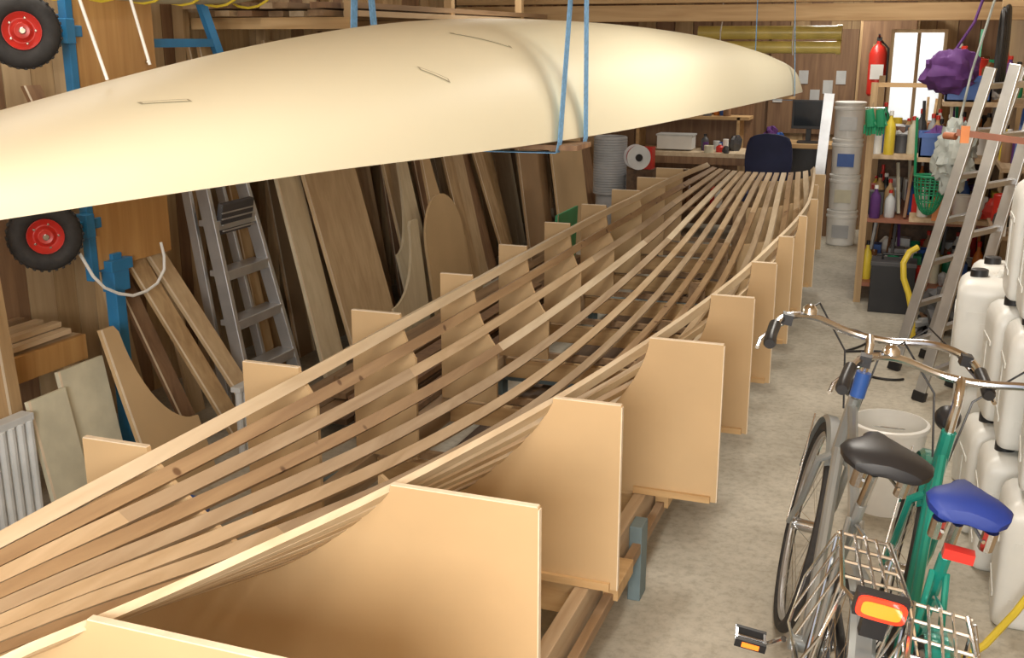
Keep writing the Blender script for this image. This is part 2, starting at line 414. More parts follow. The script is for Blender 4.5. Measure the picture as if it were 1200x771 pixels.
# ------------------------------------------------------------------ bikes
def band(o,cx,cz,R,a0,a1,w,m,n=26):
    vs=[];fs=[]
    for i in range(n+1):
        a=math.radians(a0+(a1-a0)*i/n)
        for yy,rr in((-w,R-.012),(-w*.6,R),(w*.6,R),(w,R-.012),(w*.6,R-.004),(-w*.6,R-.004)):
            vs.append((cx+rr*math.cos(a),yy,cz+rr*math.sin(a)))
    for i in range(n):
        for k in range(6):
            a=i*6+k;b_=i*6+(k+1)%6;fs.append((a,b_,b_+6,a+6))
    fs+=[tuple(range(6)),tuple(reversed(range(n*6,n*6+6)))]
    o.raw(vs,fs,m,True)
def bike(frame,fend,saddle,refl,steptype,ssc=1.,bz=0.,fendtail=None,rk0=.12,rk1=-.20,rz=.785,bw=1.):
    o=B('bicycle');R=.335
    for cx in(0,1.08):
        T=Matrix.Translation((cx,0,.355))
        o.ring(R,.020,RUBBER,T,48,10);o.ring(R-.022,.012,ALU,T,48,6)
        o.cyl((0,-.045,0),(0,.045,0),.02,CHROME,12,T)
        for i in range(28):
            a=2*math.pi*i/28;b_=a+(.25 if i%2 else -.25);sy=.035 if i%4<2 else -.035
            o.tube([(.018*math.cos(b_),sy,.018*math.sin(b_)),((R-.03)*math.cos(a),0,(R-.03)*math.sin(a))],.0011,CHROME,4,M=T)
    bb=(.45,0,.285);st=(.285,0,.80);h0=(.865,0,.70);h1=(.835,0,.90)
    o.tube([bb,st],.015,frame);o.tube([h0,h1],.020,frame)
    if steptype=='low':
        o.tube([(.863,0,.72),(.72,0,.52),(.55,0,.33),bb],.017,frame)
        o.tube([(.845,0,.84),(.68,0,.62),(.50,0,.46),(.41,0,.42)],.014,frame)
    else:
        o.tube([(.86,0,.73),bb],.018,frame);o.tube([(.84,0,.87),(.31,0,.74)],.015,frame)
    for s_ in(-1,1):
        o.tube([(bb[0],.03*s_,bb[2]),(0,.055*s_,.355)],.009,frame,8)
        o.tube([(.30,.015*s_,.75),(0,.055*s_,.355)],.008,frame,8)
        o.tube([(.865,.012*s_,.70),(.875,.045*s_,.67),(.95,.05*s_,.50),(1.08,.055*s_,.355)],[.013,.012,.011,.008],frame,8)
        o.tube([(1.08,.06*s_,.355),(1.08+.25,.035*s_,.66)],.003,CHROME,6)
        o.tube([(0,.06*s_,.355),(-.30,.035*s_,.60)],.003,CHROME,6)
        o.tube([(0,.065*s_,.36),(rk1+.10,.065*s_,rz-.005)],.005,CHROME,8)
        o.tube([(0,.065*s_,.36),(rk0-.02,.065*s_,rz-.005)],.005,CHROME,8)
    o.cyl((bb[0],-.045,bb[2]),(bb[0],.045,bb[2]),.024,frame,14)
    band(o,0,.355,.375,60,195,.028,fend);band(o,1.08,.355,.375,10,125,.026,fend)
    if fendtail: band(o,0,.355,.380,135,205,.030,fendtail)
    rk=[(rk0,.055,rz),(rk1+.04,.07,rz),(rk1,.05,rz),(rk1,-.05,rz),(rk1+.04,-.07,rz),(rk0,-.055,rz)]
    o.tube(rk,.006,CHROME,8)
    for yy in(-.025,0,.025): o.tube([(rk0,yy,rz+.002),(rk1,yy,rz+.002)],.0035,CHROME,6)
    for q in range(5):
        xx=rk0+(rk1+.03-rk0)*q/4;o.tube([(xx,-.065,rz-.002),(xx,.065,rz-.002)],.0045,CHROME,6)
    o.tube([(rk0,0,rz),(.25,0,rz-.03),(.27,0,rz-.04)],.006,CHROME,8)
    for s_ in(-1,1):
        o.tube([(rk0-.02,.068*s_,rz),(rk0-.03,.11*s_,rz-.12),(rk0-.12,.13*s_,rz-.20),(rk1-.0,.12*s_,rz-.18),(rk1-.04,.10*s_,rz-.08),(rk1+.03,.068*s_,rz)],.004,CHROME,6)
        for q in range(3):
            o.tube([(rk0-.08-.06*q,.068*s_,rz),(rk0-.10-.06*q,.125*s_,rz-.17)],.003,CHROME,6)
    # tail reflector: rounded lens with glowing centre, flash return as emission
    tz=rz+.010
    o.box((rk1-.015,0,tz),(.03,.104,.052),BLACK)
    def lens(x,hy,hz,m,t):
        P=[]
        for q in range(20):
            a=2*math.pi*q/20;P.append((x,hy*math.copysign(abs(math.cos(a))**.45,math.cos(a)),tz+hz*math.copysign(abs(math.sin(a))**.45,math.sin(a))))
        o.prism(P,(-t,0,0),m)
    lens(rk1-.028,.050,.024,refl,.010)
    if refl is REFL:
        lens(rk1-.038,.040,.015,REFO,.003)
    o.box((rk1-.005,0,tz-.05),(.03,.05,.05),BLACK)
    # saddle
    o.tube([st,(.245,0,.90)],.0125,CHROME,10)
    stn=[(-.125,.035,.965,.2),(-.12,.075,.975,.6),(-.095,.10,.985,.9),(-.05,.108,.988,1),(0,.092,.984,1),(.05,.062,.977,1),(.10,.040,.968,.9),(.145,.032,.960,.8),(.165,.020,.955,.5),(.17,.008,.952,.2)]
    vs=[];fs=[];K=16
    for (dx,w,z,hf) in stn:
        for k in range(K):
            a=2*math.pi*k/K;cs=math.cos(a);sn=math.sin(a)
            yy=w*math.copysign(abs(cs)**.7,cs);zz=.014*hf*sn if sn>0 else .035*hf*math.copysign(abs(sn)**.6,sn)
            vs.append((.21+dx*ssc,yy*ssc,z+zz-.008*abs(cs)))
    for i in range(len(stn)-1):
        for k in range(K):
            fs.append((i*K+k,i*K+(k+1)%K,(i+1)*K+(k+1)%K,(i+1)*K+k))
    fs+=[tuple(range(K)),tuple(reversed(range((len(stn)-1)*K,len(stn)*K)))]
    o.raw(vs,fs,saddle,True)
    for s_ in(-1,1):
        o.tube([(.14,.05*s_,.945),(.15,.05*s_,.90)],.016,CHROME,10)
        o.tube([(.13,.04*s_,.92),(.24,.02*s_,.915),(.36,.01*s_,.935)],.004,CHROME,6)
    if refl is RED:
        o.box((.12,0,.885),(.03,.06,.022),RED)
    T=Matrix.Translation((0,0,bz))
    o.tube([(.835,0,.90-bz),(.825,0,1.02),(.85,0,1.06),(.89,0,1.07)],.013,CHROME,10,M=T)
    pts=[(.63,.29*bw,1.06),(.72,.285*bw,1.08),(.80,.25*bw,1.10),(.86,.17*bw,1.10),(.89,.07,1.075),(.89,0,1.07)]
    pts=pts+[(a,-b_,c) for a,b_,c in reversed(pts[:-1])]
    sm=[];P=[V(p) for p in pts]
    for i in range(len(P)-1):
        p0=P[max(i-1,0)];p1=P[i];p2=P[i+1];p3=P[min(i+2,len(P)-1)]
        for q in range(5):
            t=q/5;sm.append(.5*((2*p1)+(-p0+p2)*t+(2*p0-5*p1+4*p2-p3)*t*t+(-p0+3*p1-3*p2+p3)*t**3))
    sm.append(P[-1])
    o.tube(sm,.011,CHROME,10,M=T)
    for s_ in(-bw,bw):
        o.tube([(.61,.292*s_,1.057),(.62,.292*s_,1.058),(.67,.29*s_,1.068),(.735,.283*s_,1.083)],[.014,.018,.016,.017],BLACK,12,M=T)
        o.tube([(.80,.245*s_,1.09),(.79,.27*s_,1.07),(.70,.315*s_,1.04),(.65,.32*s_,1.03)],[.009,.008,.006,.006],CHROME,8,M=T)
        o.box((.79,.25*s_,1.095),(.04,.03,.03),BLACK,M=T)
        o.tube([(.80,.24*s_,1.09),(.93,.16*s_,1.13),(.95,.05*s_,1.0),(.86,.02*s_,.85)],.003,BLACK,6,M=T)
    Tb=T@Matrix.Translation((.84,.19,1.115))
    o.lathe([(.02,-.004),(.025,0),(.022,.014),(.012,.023),(.001,.025)],CHROME,Tb,14)
    Tl=Matrix.Translation((.93,0,.90))@Matrix.Rotation(math.radians(90),4,'Y')
    o.lathe([(.015,-.03),(.03,-.01),(.036,.02),(.034,.03)],BLACK,Tl,16)
    o.tube([(.855,0,.88),(.93,0,.88)],.006,CHROME,6)
    Tc=Matrix.Translation((bb[0],-.05,bb[2]))
    o.ring(.085,.006,DGREY,Tc,28,6)
    for i in range(5):
        a=2*math.pi*i/5;o.tube([(0,0,0),(.083*math.cos(a),0,.083*math.sin(a))],.005,CHROME,6,M=Tc)
    o.ring(.035,.006,DGREY,Matrix.Translation((0,-.05,.355)),16,6)
    o.tube([(bb[0],-.05,bb[2]+.088),(0,-.05,.39)],.004,DGREY,6);o.tube([(bb[0],-.05,bb[2]-.088),(0,-.05,.32)],.004,DGREY,6)
    o.box((.24,-.062,.395),(.5,.006,.05),BLACK,rot=(0,2,0))
    for s_,ang in((1,-38),(-1,142)):
        a=math.radians(ang);e=(bb[0]+.17*math.cos(a),.075*s_,bb[2]+.17*math.sin(a))
        o.tube([(bb[0],.06*s_,bb[2]),e],.009,CHROME,8)
        o.tube([e,(e[0],.175*s_,e[2])],.006,CHROME,8)
        for dx in(-.035,.035):o.box((e[0]+dx,.13*s_,e[2]),(.014,.09,.024),BLACK)
        for dy in(.09,.172):o.box((e[0],dy*s_,e[2]),(.08,.008,.022),CHROME)
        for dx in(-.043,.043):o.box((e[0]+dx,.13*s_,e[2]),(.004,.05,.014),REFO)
    o.tube([(.38,.04,.27),(.30,.16,.02)],.008,CHROME,8)
    return o
def place(x,y,head,lean):
    return Matrix.Translation((x,y,0))@Matrix.Rotation(math.radians(head),4,'Z')@Matrix.Rotation(math.radians(lean),4,'X')
o=bike(SILVER,SILVER,BLACK,REFL,'high',1.,0,WPL)
o.tube([(.815,0,.985),(.815,0,.91)],.022,BLUEP,14)
o.done(place(-.145,2.30,97.2,10.5))
o=bike(TEAL,TEAL,BLUES,RED,'low',.80,-.04,TEAL,.14,-.18,.74)
o.done(place(.045,2.08,90.5,8.0))
# ------------------------------------------------------------------ jerrycans & bucket
def jerry(x,y,z,rz=0):
    o=B('jerrycan');W,D=.155,.135
    prof=[(.92,.0),(.98,.008),(1.,.03),(1.,.37),(.985,.39),(.93,.415),(.80,.435),(.5,.44)]
    K=40;vs=[];fs=[]
    for f,zz in prof:
        for k in range(K):
            a=2*math.pi*(k+.5)/K;c=math.cos(a);s_=math.sin(a);e=.22
            vs.append((W*f*math.copysign(abs(c)**e,c),D*f*math.copysign(abs(s_)**e,s_),zz))
    for i in range(len(prof)-1):
        for k in range(K):fs.append((i*K+k,i*K+(k+1)%K,(i+1)*K+(k+1)%K,(i+1)*K+k))
    fs+=[tuple(reversed(range(K))),tuple(range((len(prof)-1)*K,len(prof)*K))]
    o.raw(vs,fs,JUG,True)
    o.tube([(.0,0,.425),(.01,0,.462),(.09,0,.462),(.12,0,.43),(.13,0,.38)],.014,JUG,10)
    o.lathe([(.03,.42),(.03,.435),(.036,.435),(.036,.468),(.03,.47)],BLACK,Matrix.Translation((-.075,0,0)),18)
    for sy in(-1,1):
        o.box((0,sy*.134,.30),(.22,.008,.018),JUG);o.box((0,sy*.134,.10),(.22,.008,.018),JUG)
    for sx in(-1,1):
        o.box((sx*.154,0,.30),(.008,.18,.018),JUG);o.box((sx*.154,0,.10),(.008,.18,.018),JUG);o.box((sx*.154,0,.20),(.008,.012,.2),JUG)
    o.box((0,-.1365,.2),(.11,.003,.12),WPL);o.prism([(-.03,-.1382,.18),(.03,-.1382,.18),(0,-.1382,.23)],(0,-.001,0),DGREY)
    o.done(Matrix.Translation((x,y,z))@Matrix.Rotation(math.radians(rz),4,'Z'),sharp=.8)
for (x,y,z,r) in [(.50,4.10,.0,0),(.46,4.42,0,5),(.46,4.95,0,-4),(.47,5.25,0,3),(.47,5.56,0,3),
                  (.54,4.12,.475,0),(.50,4.43,.475,4),(.40,4.93,.475,-3),(.47,5.25,.475,3),
                  (.565,4.14,.95,0),(.54,4.44,.95,0),(.53,3.71,0,88),(.57,3.74,.475,86)]:
    jerry(x,y,z,r)
o=B('plastic_bucket')
T=Matrix.Translation((.02,4.45,0))
o.lathe([(.12,0),(.15,.36),(.158,.36),(.158,.375),(.15,.38),(.145,.38),(.118,.02)],WPL,T,32)
o.tube([(.02+.155*math.cos(a),4.45+.155*math.sin(a)*.9,.36-.06*math.sin(a)) for a in [math.pi*i/12 for i in range(13)]],.003,CHROME,6)
o.done()
# ------------------------------------------------------------------ ladders
def ladder(name,base,top,side,w,nr,m=ALU,rail=(.06,.022)):
    o=B(name);b0=V(base);t0=V(top);sd=V(side).normalized()*w
    nrm=(t0-b0).cross(sd).normalized()
    for q in(0,1):
        o.bar(b0+sd*q,t0+sd*q,rail[1],rail[0],m,up=nrm)
        o.bar(b0+sd*q,b0+sd*q+(t0-b0)*.03,rail[1]+.012,rail[0]+.012,BLACK,up=nrm)
    for i in range(nr):
        f=(i+.6)/nr;p=b0.lerp(t0,f);o.bar(p,p+sd,.03,.03,m,up=nrm)
    return o
ladder('aluminium_ladder',(.16,5.95,0),(.45,5.98,1.78),(.55,1,0),.36,7).done(bevel=.003)
ladder('aluminium_ladder',(.02,6.50,0),(.37,6.52,1.75),(.55,1,0),.36,7).done(bevel=.003)
o=B('stepladder')
def P3(y,z,dx=0): return V((-3.05-.22*z+dx,y,z))
YA0,YA1,YB0,YB1=4.42,4.53,4.90,4.80
o.bar(P3(YA0,0),P3(YA1,1.75),.03,.07,ALU,up=(1,0,.2));o.bar(P3(YB0,0),P3(YB1,1.75),.03,.07,ALU,up=(1,0,.2))
o.bar(P3(4.47,0,-.18),P3(4.55,1.7,-.10),.025,.05,ALU,up=(1,0,.2));o.bar(P3(4.86,0,-.18),P3(4.78,1.7,-.10),.025,.05,ALU,up=(1,0,.2))
for i,z in enumerate((.25,.50,.75,1.0,1.25,1.5)):
    f=z/1.75;a=YA0+.11*f;b_=YB0-.10*f
    c=P3((a+b_)/2,z);o.box((c.x-.02,c.y,c.z),(.10,b_-a,.03),ALU);o.box((c.x+.03,c.y,c.z-.01),(.01,b_-a,.05),ALU)
c=P3(4.66,1.02,.03);o.box(tuple(c),(.03,.28,.16),DGREY,rot=(0,12,0))
for i in range(5): o.box((c.x+.02,4.66,.96+i*.03),(.01,.28,.008),ALU)
o.done(bevel=.003)
# ------------------------------------------------------------------ launching trolley on left
def trolley_wheel(o,T):
    o.ring(.105,.040,RUBBER,T,32,12)
    for i in range(32):
        a=2*math.pi*i/32
        o.box((.143*math.cos(a),0,.143*math.sin(a)),(.008,.05,.012),RUBBER,rot=(0,-math.degrees(a),0),M=T)
    T2=T@Matrix.Rotation(math.radians(90),4,'X')
    o.lathe([(.001,-.03),(.03,-.035),(.035,-.02),(.045,-.012),(.066,-.022),(.072,-.028),(.072,.028),(.066,.022),(.045,.012),(.035,.02),(.03,.035),(.001,.03)],RED,T2,24)
    o.cyl((0,-.05,0),(0,.05,0),.013,CHROME,12,T)
    for i in range(5):
        a=2*math.pi*i/5
        for s_ in(-1,1): o.cyl((.05*math.cos(a),.012*s_,.05*math.sin(a)),(.05*math.cos(a),.02*s_,.05*math.sin(a)),.006,CHROME,8,T)
o=B('boat_launching_trolley')
o.box((-3.30,3.94,1.60),(.025,.50,1.36),ORZ)
o.box((-3.30,3.66,1.6),(.04,.04,1.44),BLUE)
o.box((-3.36,3.94,1.98),(.04,.5,.04),BLUE);o.box((-3.36,3.94,1.1),(.04,.5,.04),BLUE)
for z in(1.93,1.13):
    trolley_wheel(o,Matrix.Translation((-3.26,3.37,z))@Matrix.Rotation(math.radians(48),4,'Z'))
    o.bar((-3.27,3.40,z),(-3.3,3.72,z),.045,.045,BLUE);o.box((-3.28,3.62,z),(.07,.05,.10),BLUE)
for zz in(1.24,1.80):
    o.cyl((-3.285,4.12,zz),(-3.27,4.12,zz),.012,CHROME,10)
o.bar((-3.3,3.79,.98),(-3.3,3.79,0),.06,.06,BLUE,up=(0,1,0))
o.box((-3.29,3.79,.93),(.09,.14,.05),BLUE);o.box((-3.29,3.79,.86),(.07,.10,.10),BLUE)
o.box((-3.3,3.79,.01),(.2,.2,.02),BLUE)
o.done(bevel=.003)
o=B('trolley_wheel');trolley_wheel(o,Matrix.Translation((-3.4,3.17,1.62))@Matrix.Rotation(math.radians(80),4,'Z'))
o.tube([(-3.43,3.17,1.62),(-3.80,3.17,1.62)],.015,BLUE,8);o.done()
o=B('power_cord')
pts=[(-3.23,3.52,1.03),(-3.2,3.55,.93),(-3.19,3.60,.87),(-3.18,3.67,.83),(-3.18,3.76,.80),(-3.18,3.85,.80),(-3.18,3.93,.82),(-3.19,4.0,.87),(-3.2,4.02,.93),(-3.22,4.03,.99)]
o.tube(pts,.007,CORD,8);o.done()
# ------------------------------------------------------------------ leaning boards
def board(name,y0,y1,h,m,xb=-3.15,xt=-3.55,skew=0.,t=.018,shape=None):
    o=B(name)
    def pt(u,v): return V((xb+(xt-xb)*v,y0+(y1-y0)*u+skew*v,h*v))
    if shape is None: P=[pt(0,0),pt(1,0),pt(1,1),pt(0,1)]
    elif shape=='biteL': P=[pt(0,0),pt(1,0),pt(1,1),pt(.8,1)]+[pt(.75*math.cos(q*math.pi/24),.96-.62*math.sin(q*math.pi/24)) for q in range(13)]
    elif shape=='biteR': P=[pt(1-.75*math.cos(q*math.pi/24),.96-.62*math.sin(q*math.pi/24)) for q in range(12,-1,-1)]+[pt(.2,1),pt(0,1),pt(0,0),pt(1,0)]
    elif shape=='round': P=[pt(0,0),pt(1,0)]+[pt(.5+.5*math.cos(q*math.pi/14),.6+.4*math.sin(q*math.pi/14)) for q in range(15)]
    elif shape=='arch': P=[pt(0,0),pt(.2,0)]+[pt(.5-.3*math.cos(q*math.pi/12),.45+.35*math.sin(q*math.pi/12)) for q in range(13)]+[pt(.8,0),pt(1,0),pt(1,1),pt(0,1)]
    o.prism(P,V((-t,0,-t*.2)) if h>0 else V((-t,0,0)),m)
    if shape in(None,'biteR'):
        k=V((.0015,0,0));a=pt(0,0);d=pt(0,1);o.prism([a+k,a+V((.0015,.012,0)),d+V((.0015,.012,0)),d+k],(-.001,0,0),MDFE)
    return o.done()
BD=[(5.10,5.34,1.75,PALEZ,.0,-3.0,-3.40,None),(5.40,6.0,1.28,TANZ,-.10,-2.96,-3.25,None),(5.74,6.34,1.58,BRZ,-.34,-3.12,-3.5,None),(6.0,6.4,1.8,MDFD,-.1,-3.25,-3.66,None),
(6.35,6.8,1.5,PALEZ,-.05,-3.04,-3.36,'biteL'),(6.62,6.9,1.85,TANZ,-.08,-3.14,-3.52,None),(6.95,7.45,1.35,MDF,.0,-3.04,-3.30,'biteR'),(7.2,7.45,1.75,BRZ,.05,-3.22,-3.6,None),(7.45,7.62,1.85,PINEZ,-.1,-3.05,-3.45,None),
(7.66,7.9,1.85,TANZ,-.05,-3.1,-3.5,None),(7.9,8.1,1.7,BRZ,-.12,-3.1,-3.5,None),(8.1,8.28,1.85,PINEZ,-.2,-3.0,-3.5,None),(8.3,8.55,1.8,PINEZ,.0,-3.1,-3.55,None),(8.5,9.15,1.42,MDFD,-.05,-2.95,-3.12,None),(9.05,9.95,1.42,MDF,-.05,-2.84,-3.02,None),
(9.9,10.2,1.7,TANZ,0,-2.95,-3.3,None),(10.2,10.6,1.6,BRZ,-.1,-2.9,-3.2,None),(10.6,11.2,1.7,MDFD,0,-3.0,-3.3,None),
(6.55,7.2,.85,MDF,0,-2.96,-3.08,'round'),(5.9,6.4,.75,PALEZ,0,-2.94,-3.03,'biteL')]
for i,(a,b_,h,m,sk,xb,xt,sh) in enumerate(BD): board('leaning_board',a,b_,h,m,xb,xt,sk,shape=sh)
for i in range(20):
    y=5.1+i*.31+random.uniform(-.08,.08)
    board('leaning_board',y,y+random.uniform(.15,.4),random.uniform(1.5,1.9),random.choice([BRZ,PINEZ,TANZ,MDFD,PALEZ,PINEZ]),-3.42,-3.72,random.uniform(-.1,.1))
for (a,b_,h,m,sk,xb,xt) in [(4.10,4.22,1.55,PINEZ,-.30,-2.92,-3.62),(4.26,4.38,1.45,TANZ,-.30,-2.88,-3.6),(4.0,4.10,1.7,BRZ,-.2,-3.1,-3.7),(4.95,5.05,1.9,PINEZ,.1,-3.28,-3.68)]:
    board('leaning_plank',a,b_,h,m,xb,xt,sk)
board('leaning_board',3.42,3.82,.72,MDF,-2.85,-3.12,.05,shape='biteR')
board('leaning_board',4.0,4.5,1.35,TANZ,-3.4,-3.66,0,shape='arch')
board('timber_post',3.0,3.07,1.2,PINEZ,-3.15,-3.2,-.02,t=.05)
board('green_sheet',6.55,7.0,.80,GREENL,-2.14,-2.10)
board('pale_panel',3.02,3.22,.55,BEIGE,-3.0,-3.1);board('pale_panel',3.24,3.5,.60,BEIGE,-3.05,-3.15)
o=B('lumber_shelf')
o.box((-3.6,3.0,.62),(.42,1.3,.03),PINE);o.box((-3.38,3.0,.58),(.03,1.3,.11),ORZ)
for y in(2.4,3.6): o.box((-3.42,y,.3),(.05,.05,.6),PINEZ)
for i in range(7): o.bar((-3.7+.05*i,2.4,.66+.025*(i%2)),(-3.72+.05*i,3.6,.66+.025*(i%2)),.045,.022,random.choice([PINE,PINEB,PINEL]))
o.done()
o=B('panel_radiator')
for i in range(7):
    y=2.70+i*.045
    o.tube([(-3.06,y,.06),(-3.06,y,.50)],.019,LGREY,10)
o.box((-3.08,2.835,.51),(.06,.32,.03),LGREY);o.box((-3.08,2.835,.05),(.06,.32,.03),LGREY);o.box((-3.08,2.72,.02),(.05,.04,.04),LGREY);o.box((-3.08,2.95,.02),(.05,.04,.04),LGREY)
o.done(bevel=.003)
o=B('panel_radiator')
for i in range(6): o.tube([(-2.76,3.90+i*.04,.04),(-2.76,3.90+i*.04,.36)],.017,LGREY,10)
o.box((-2.76,4.0,.37),(.05,.25,.025),LGREY);o.box((-2.76,4.0,.02),(.05,.25,.04),LGREY);o.done(bevel=.003)
o=B('blue_basin');o.lathe([(.10,.0),(.15,.12),(.165,.125),(.165,.135),(.145,.13),(.095,.01)],BLUEP,Matrix.Translation((-2.58,3.12,0)),28);o.done()
o=B('overhead_lumber_rack')
for y in(5.2,6.5,7.8): o.box((-3.3,y,1.98),(1.0,.06,.06),PINEX)
for i in range(9):
    for j in range(2): o.bar((-3.72+.11*i,5.0+random.random()*.3,2.03+.04*j),(-3.72+.11*i+random.uniform(-.03,.03),8.3+random.random()*.4,2.03+.04*j),.09,.03,random.choice([PINE,PINEB,BRZ,PINEB]))
for y in(5.2,6.5,7.8):o.box((-2.82,y,2.35),(.05,.05,.8),PINEZ)
o.done()
o=B('blue_trestle')
for a,b_ in(((-3.4,4.22,1.8),(-3.5,4.45,2.6)),((-3.4,4.85,1.8),(-3.5,4.6,2.6)),((-3.45,4.3,2.15),(-3.45,4.78,2.15)),((-3.42,4.24,1.88),(-3.42,4.83,1.88))): o.bar(a,b_,.04,.04,BLUE)
o.done()
o=B('rolled_canvas_kayak')
pts=[(-3.0,2.9+.25*i,2.22-.004*(i-4)**2) for i in range(9)]
o.tube(pts,[.02,.10,.15,.17,.18,.17,.15,.10,.02],BEIGE,20)
for i in range(2,8): o.tube([(-3.0+.175*math.cos(a),2.9+.25*i-.12,2.21+.17*math.sin(a)) for a in [2*math.pi*k/20 for k in range(20)]],.006,YEL,6,True)
o.done()
o=B('ventilation_duct')
for i in range(22): o.ring(.13,.016,GREY,Matrix.Translation((-2.42,9.0,.62+i*.022))@Matrix.Rotation(math.radians(90),4,'X'),28,6)
o.cyl((-2.42,9.0,0),(-2.42,9.0,.62),.12,GREY,24);o.done()
o=B('cable_drum')
T=Matrix.Translation((-2.14,8.75,.96))@Matrix.Rotation(math.radians(-60),4,'Z')@Matrix.Rotation(math.radians(90),4,'Y')
o.lathe([(.10,0),(.10,.008),(.05,.012),(.05,.10),(.10,.104),(.10,.112)],LGREY,T,28);o.lathe([(.08,.02),(.09,.05),(.08,.09)],RED,T,24);o.lathe([(.03,.112),(.03,.12)],BLACK,T,16)
o.box((-2.12,8.95,.42),(.22,.22,.84),DARKW);o.box((-2.09,8.95,.93),(.12,.12,.18),RED);o.done()
# ------------------------------------------------------------------ small goods
def bottle(o,x,y,z,r,h,m,cap=BLACK):
    o.lathe([(r*.9,0),(r,.01),(r,h*.6),(r*.8,h*.72),(r*.35,h*.82),(r*.33,h*.9)],m,Matrix.Translation((x,y,z)),16)
    o.lathe([(r*.4,h*.9),(r*.4,h),(r*.3,h*1.01)],cap,Matrix.Translation((x,y,z)),12)
def can(o,x,y,z,r,h,m):
    o.lathe([(r,0),(r*1.03,.004),(r,.01),(r,h-.01),(r*1.03,h-.004),(r*.95,h),(r*.9,h-.006)],m,Matrix.Translation((x,y,z)),18)
def crate(o,x,y,z,w,d,h,m):
    t=.012
    o.box((x,y,z+t/2),(w,d,t),m)
    for sx in(-1,1):o.box((x+sx*(w/2-t/2),y,z+h/2),(t,d,h),m)
    for sy in(-1,1):o.box((x,y+sy*(d/2-t/2),z+h/2),(w,t,h),m)
    o.box((x,y-d/2,z+h-.015),(w+.02,.02,.03),m);o.box((x,y+d/2,z+h-.015),(w+.02,.02,.03),m)
def clutter(o,x0,x1,y,z,n,hm=.22):
    x=x0
    while x<x1:
        yy=y+random.uniform(-.1,.1);m=random.choice([RED,RED,WPL,GREEN,BLUEP,YEL,ORG,GREY,WPL,DGREY,BEIGE,PINEX,WINE,BLACK,DGREY,BRZ,LGREY,PURPLE]);k=random.random()
        w=random.uniform(.025,.07);x+=w
        if x+w>x1+.03:break
        if k<.3:bottle(o,x,yy,z,min(w,.038),hm*random.uniform(.5,1),m,random.choice([RED,BLACK,WPL]))
        elif k<.5:can(o,x,yy,z,min(w,.06),hm*random.uniform(.3,.65),m)
        elif k<.70:o.blob((x,yy,z+w*1.2),(w*1.15,w,w*1.3),m,.6,6,random.random()*9,12)
        elif k<.80:o.bar((x,yy,z+.01),(x+random.uniform(-.04,.04),yy+.1,z+hm*1.1),.02,.02,m)
        else:o.box((x,yy,z+hm*.25),(w*1.7,.12,hm*.5),m,rot=(0,0,random.uniform(-20,20)))
        x+=w+random.uniform(-.02,.01)
o=B('workbench')
o.box((-2.0,10.6,.83),(1.1,.6,.04),PINEL);o.box((-2.0,10.32,.78),(1.1,.03,.08),BRZ);o.box((-2.0,10.6,.3),(1.0,.5,.03),BRZ)
for x in(-2.5,-1.5):
    for y in(10.35,10.85):o.box((x,y,.405),(.06,.06,.81),PINEZ)
o.box((-2.1,10.85,1.15),(1.2,.3,.03),PINEX);o.box((-2.1,11.02,.9),(1.2,.02,1.7),BRZ)
for x in(-2.6,-1.6):o.box((x,10.85,1.0),(.03,.3,.32),PINEX)
clutter(o,-1.95,-1.55,10.6,.85,10,.22);clutter(o,-1.9,-1.55,10.42,.85,10,.14);clutter(o,-2.6,-1.65,10.85,1.165,11,.22);clutter(o,-2.45,-1.6,10.5,.315,7,.3)
o.box((-2.16,10.5,.93),(.34,.20,.13),WPL);o.box((-2.16,10.5,1.0),(.36,.22,.015),LGREY)
o.done(bevel=.003)
o=B('computer_desk')
o.box((-1.07,11.2,.88),(.70,.5,.04),PINEX)
for x in(-1.4,-.74):o.box((x,11.2,.43),(.04,.45,.86),BRZ)
o.box((-1.07,11.42,.5),(.66,.02,.7),DGREY);clutter(o,-1.4,-1.22,11.1,.90,4,.2)
o.done()
o=B('notice_board')
o.box((-1.07,12.26,1.45),(.9,.03,1.1),BRZ)
for q in range(6): o.box((-1.42+.13*q,12.24,1.30+.1*(q%3)),(.10,.01,.14),random.choice([WPL,LGREY,BEIGE]))
o.done()
o=B('computer_monitor')
o.box((-.97,11.1,1.18),(.33,.05,.28),BLACK);o.box((-.97,11.072,1.185),(.29,.006,.23),SCREEN);o.box((-.97,11.14,.98),(.05,.03,.15),BLACK);o.box((-.97,11.12,.911),(.2,.16,.02),BLACK)
o.done(bevel=.006)
o=B('office_chair')
x,y=-1.20,10.1
o.box((x,y+.0,.50),(.44,.42,.07),NAVY)
vs=[];fs=[]
for w_ in(0,1):
    for i in range(9):
        for j in range(9):
            u=-1+i/4;v=-1+j/4;r_=1-.18*(u*u*v*v)
            vs.append((x+.21*u*r_,y-.22+.05*u*u+w_*(.06-.02*(u*u+v*v)/2),.84+.24*v*r_))
for i in range(8):
    for j in range(8):
        a=i*9+j;fs.append((a,a+9,a+10,a+1));fs.append((81+a,82+a,91+a,90+a))
ed=[(0,j) for j in range(9)]+[(i,8) for i in range(1,9)]+[(8,j) for j in range(7,-1,-1)]+[(i,0) for i in range(7,0,-1)]
for q in range(len(ed)):
    a=ed[q][0]*9+ed[q][1];c=ed[(q+1)%len(ed)][0]*9+ed[(q+1)%len(ed)][1];fs.append((a,c,c+81,a+81))
o.raw(vs,fs,NAVY,True)
o.box((x,y-.17,.58),(.06,.03,.2),BLACK)
o.cyl((x,y,.1),(x,y,.47),.025,CHROME)
for i in range(5):
    a=2*math.pi*i/5;o.tube([(x,y,.11),(x+.26*math.cos(a),y+.26*math.sin(a),.07)],.018,BLACK,8)
    T=Matrix.Translation((x+.26*math.cos(a),y+.26*math.sin(a),.03));o.ring(.018,.012,BLACK,T,14,8)
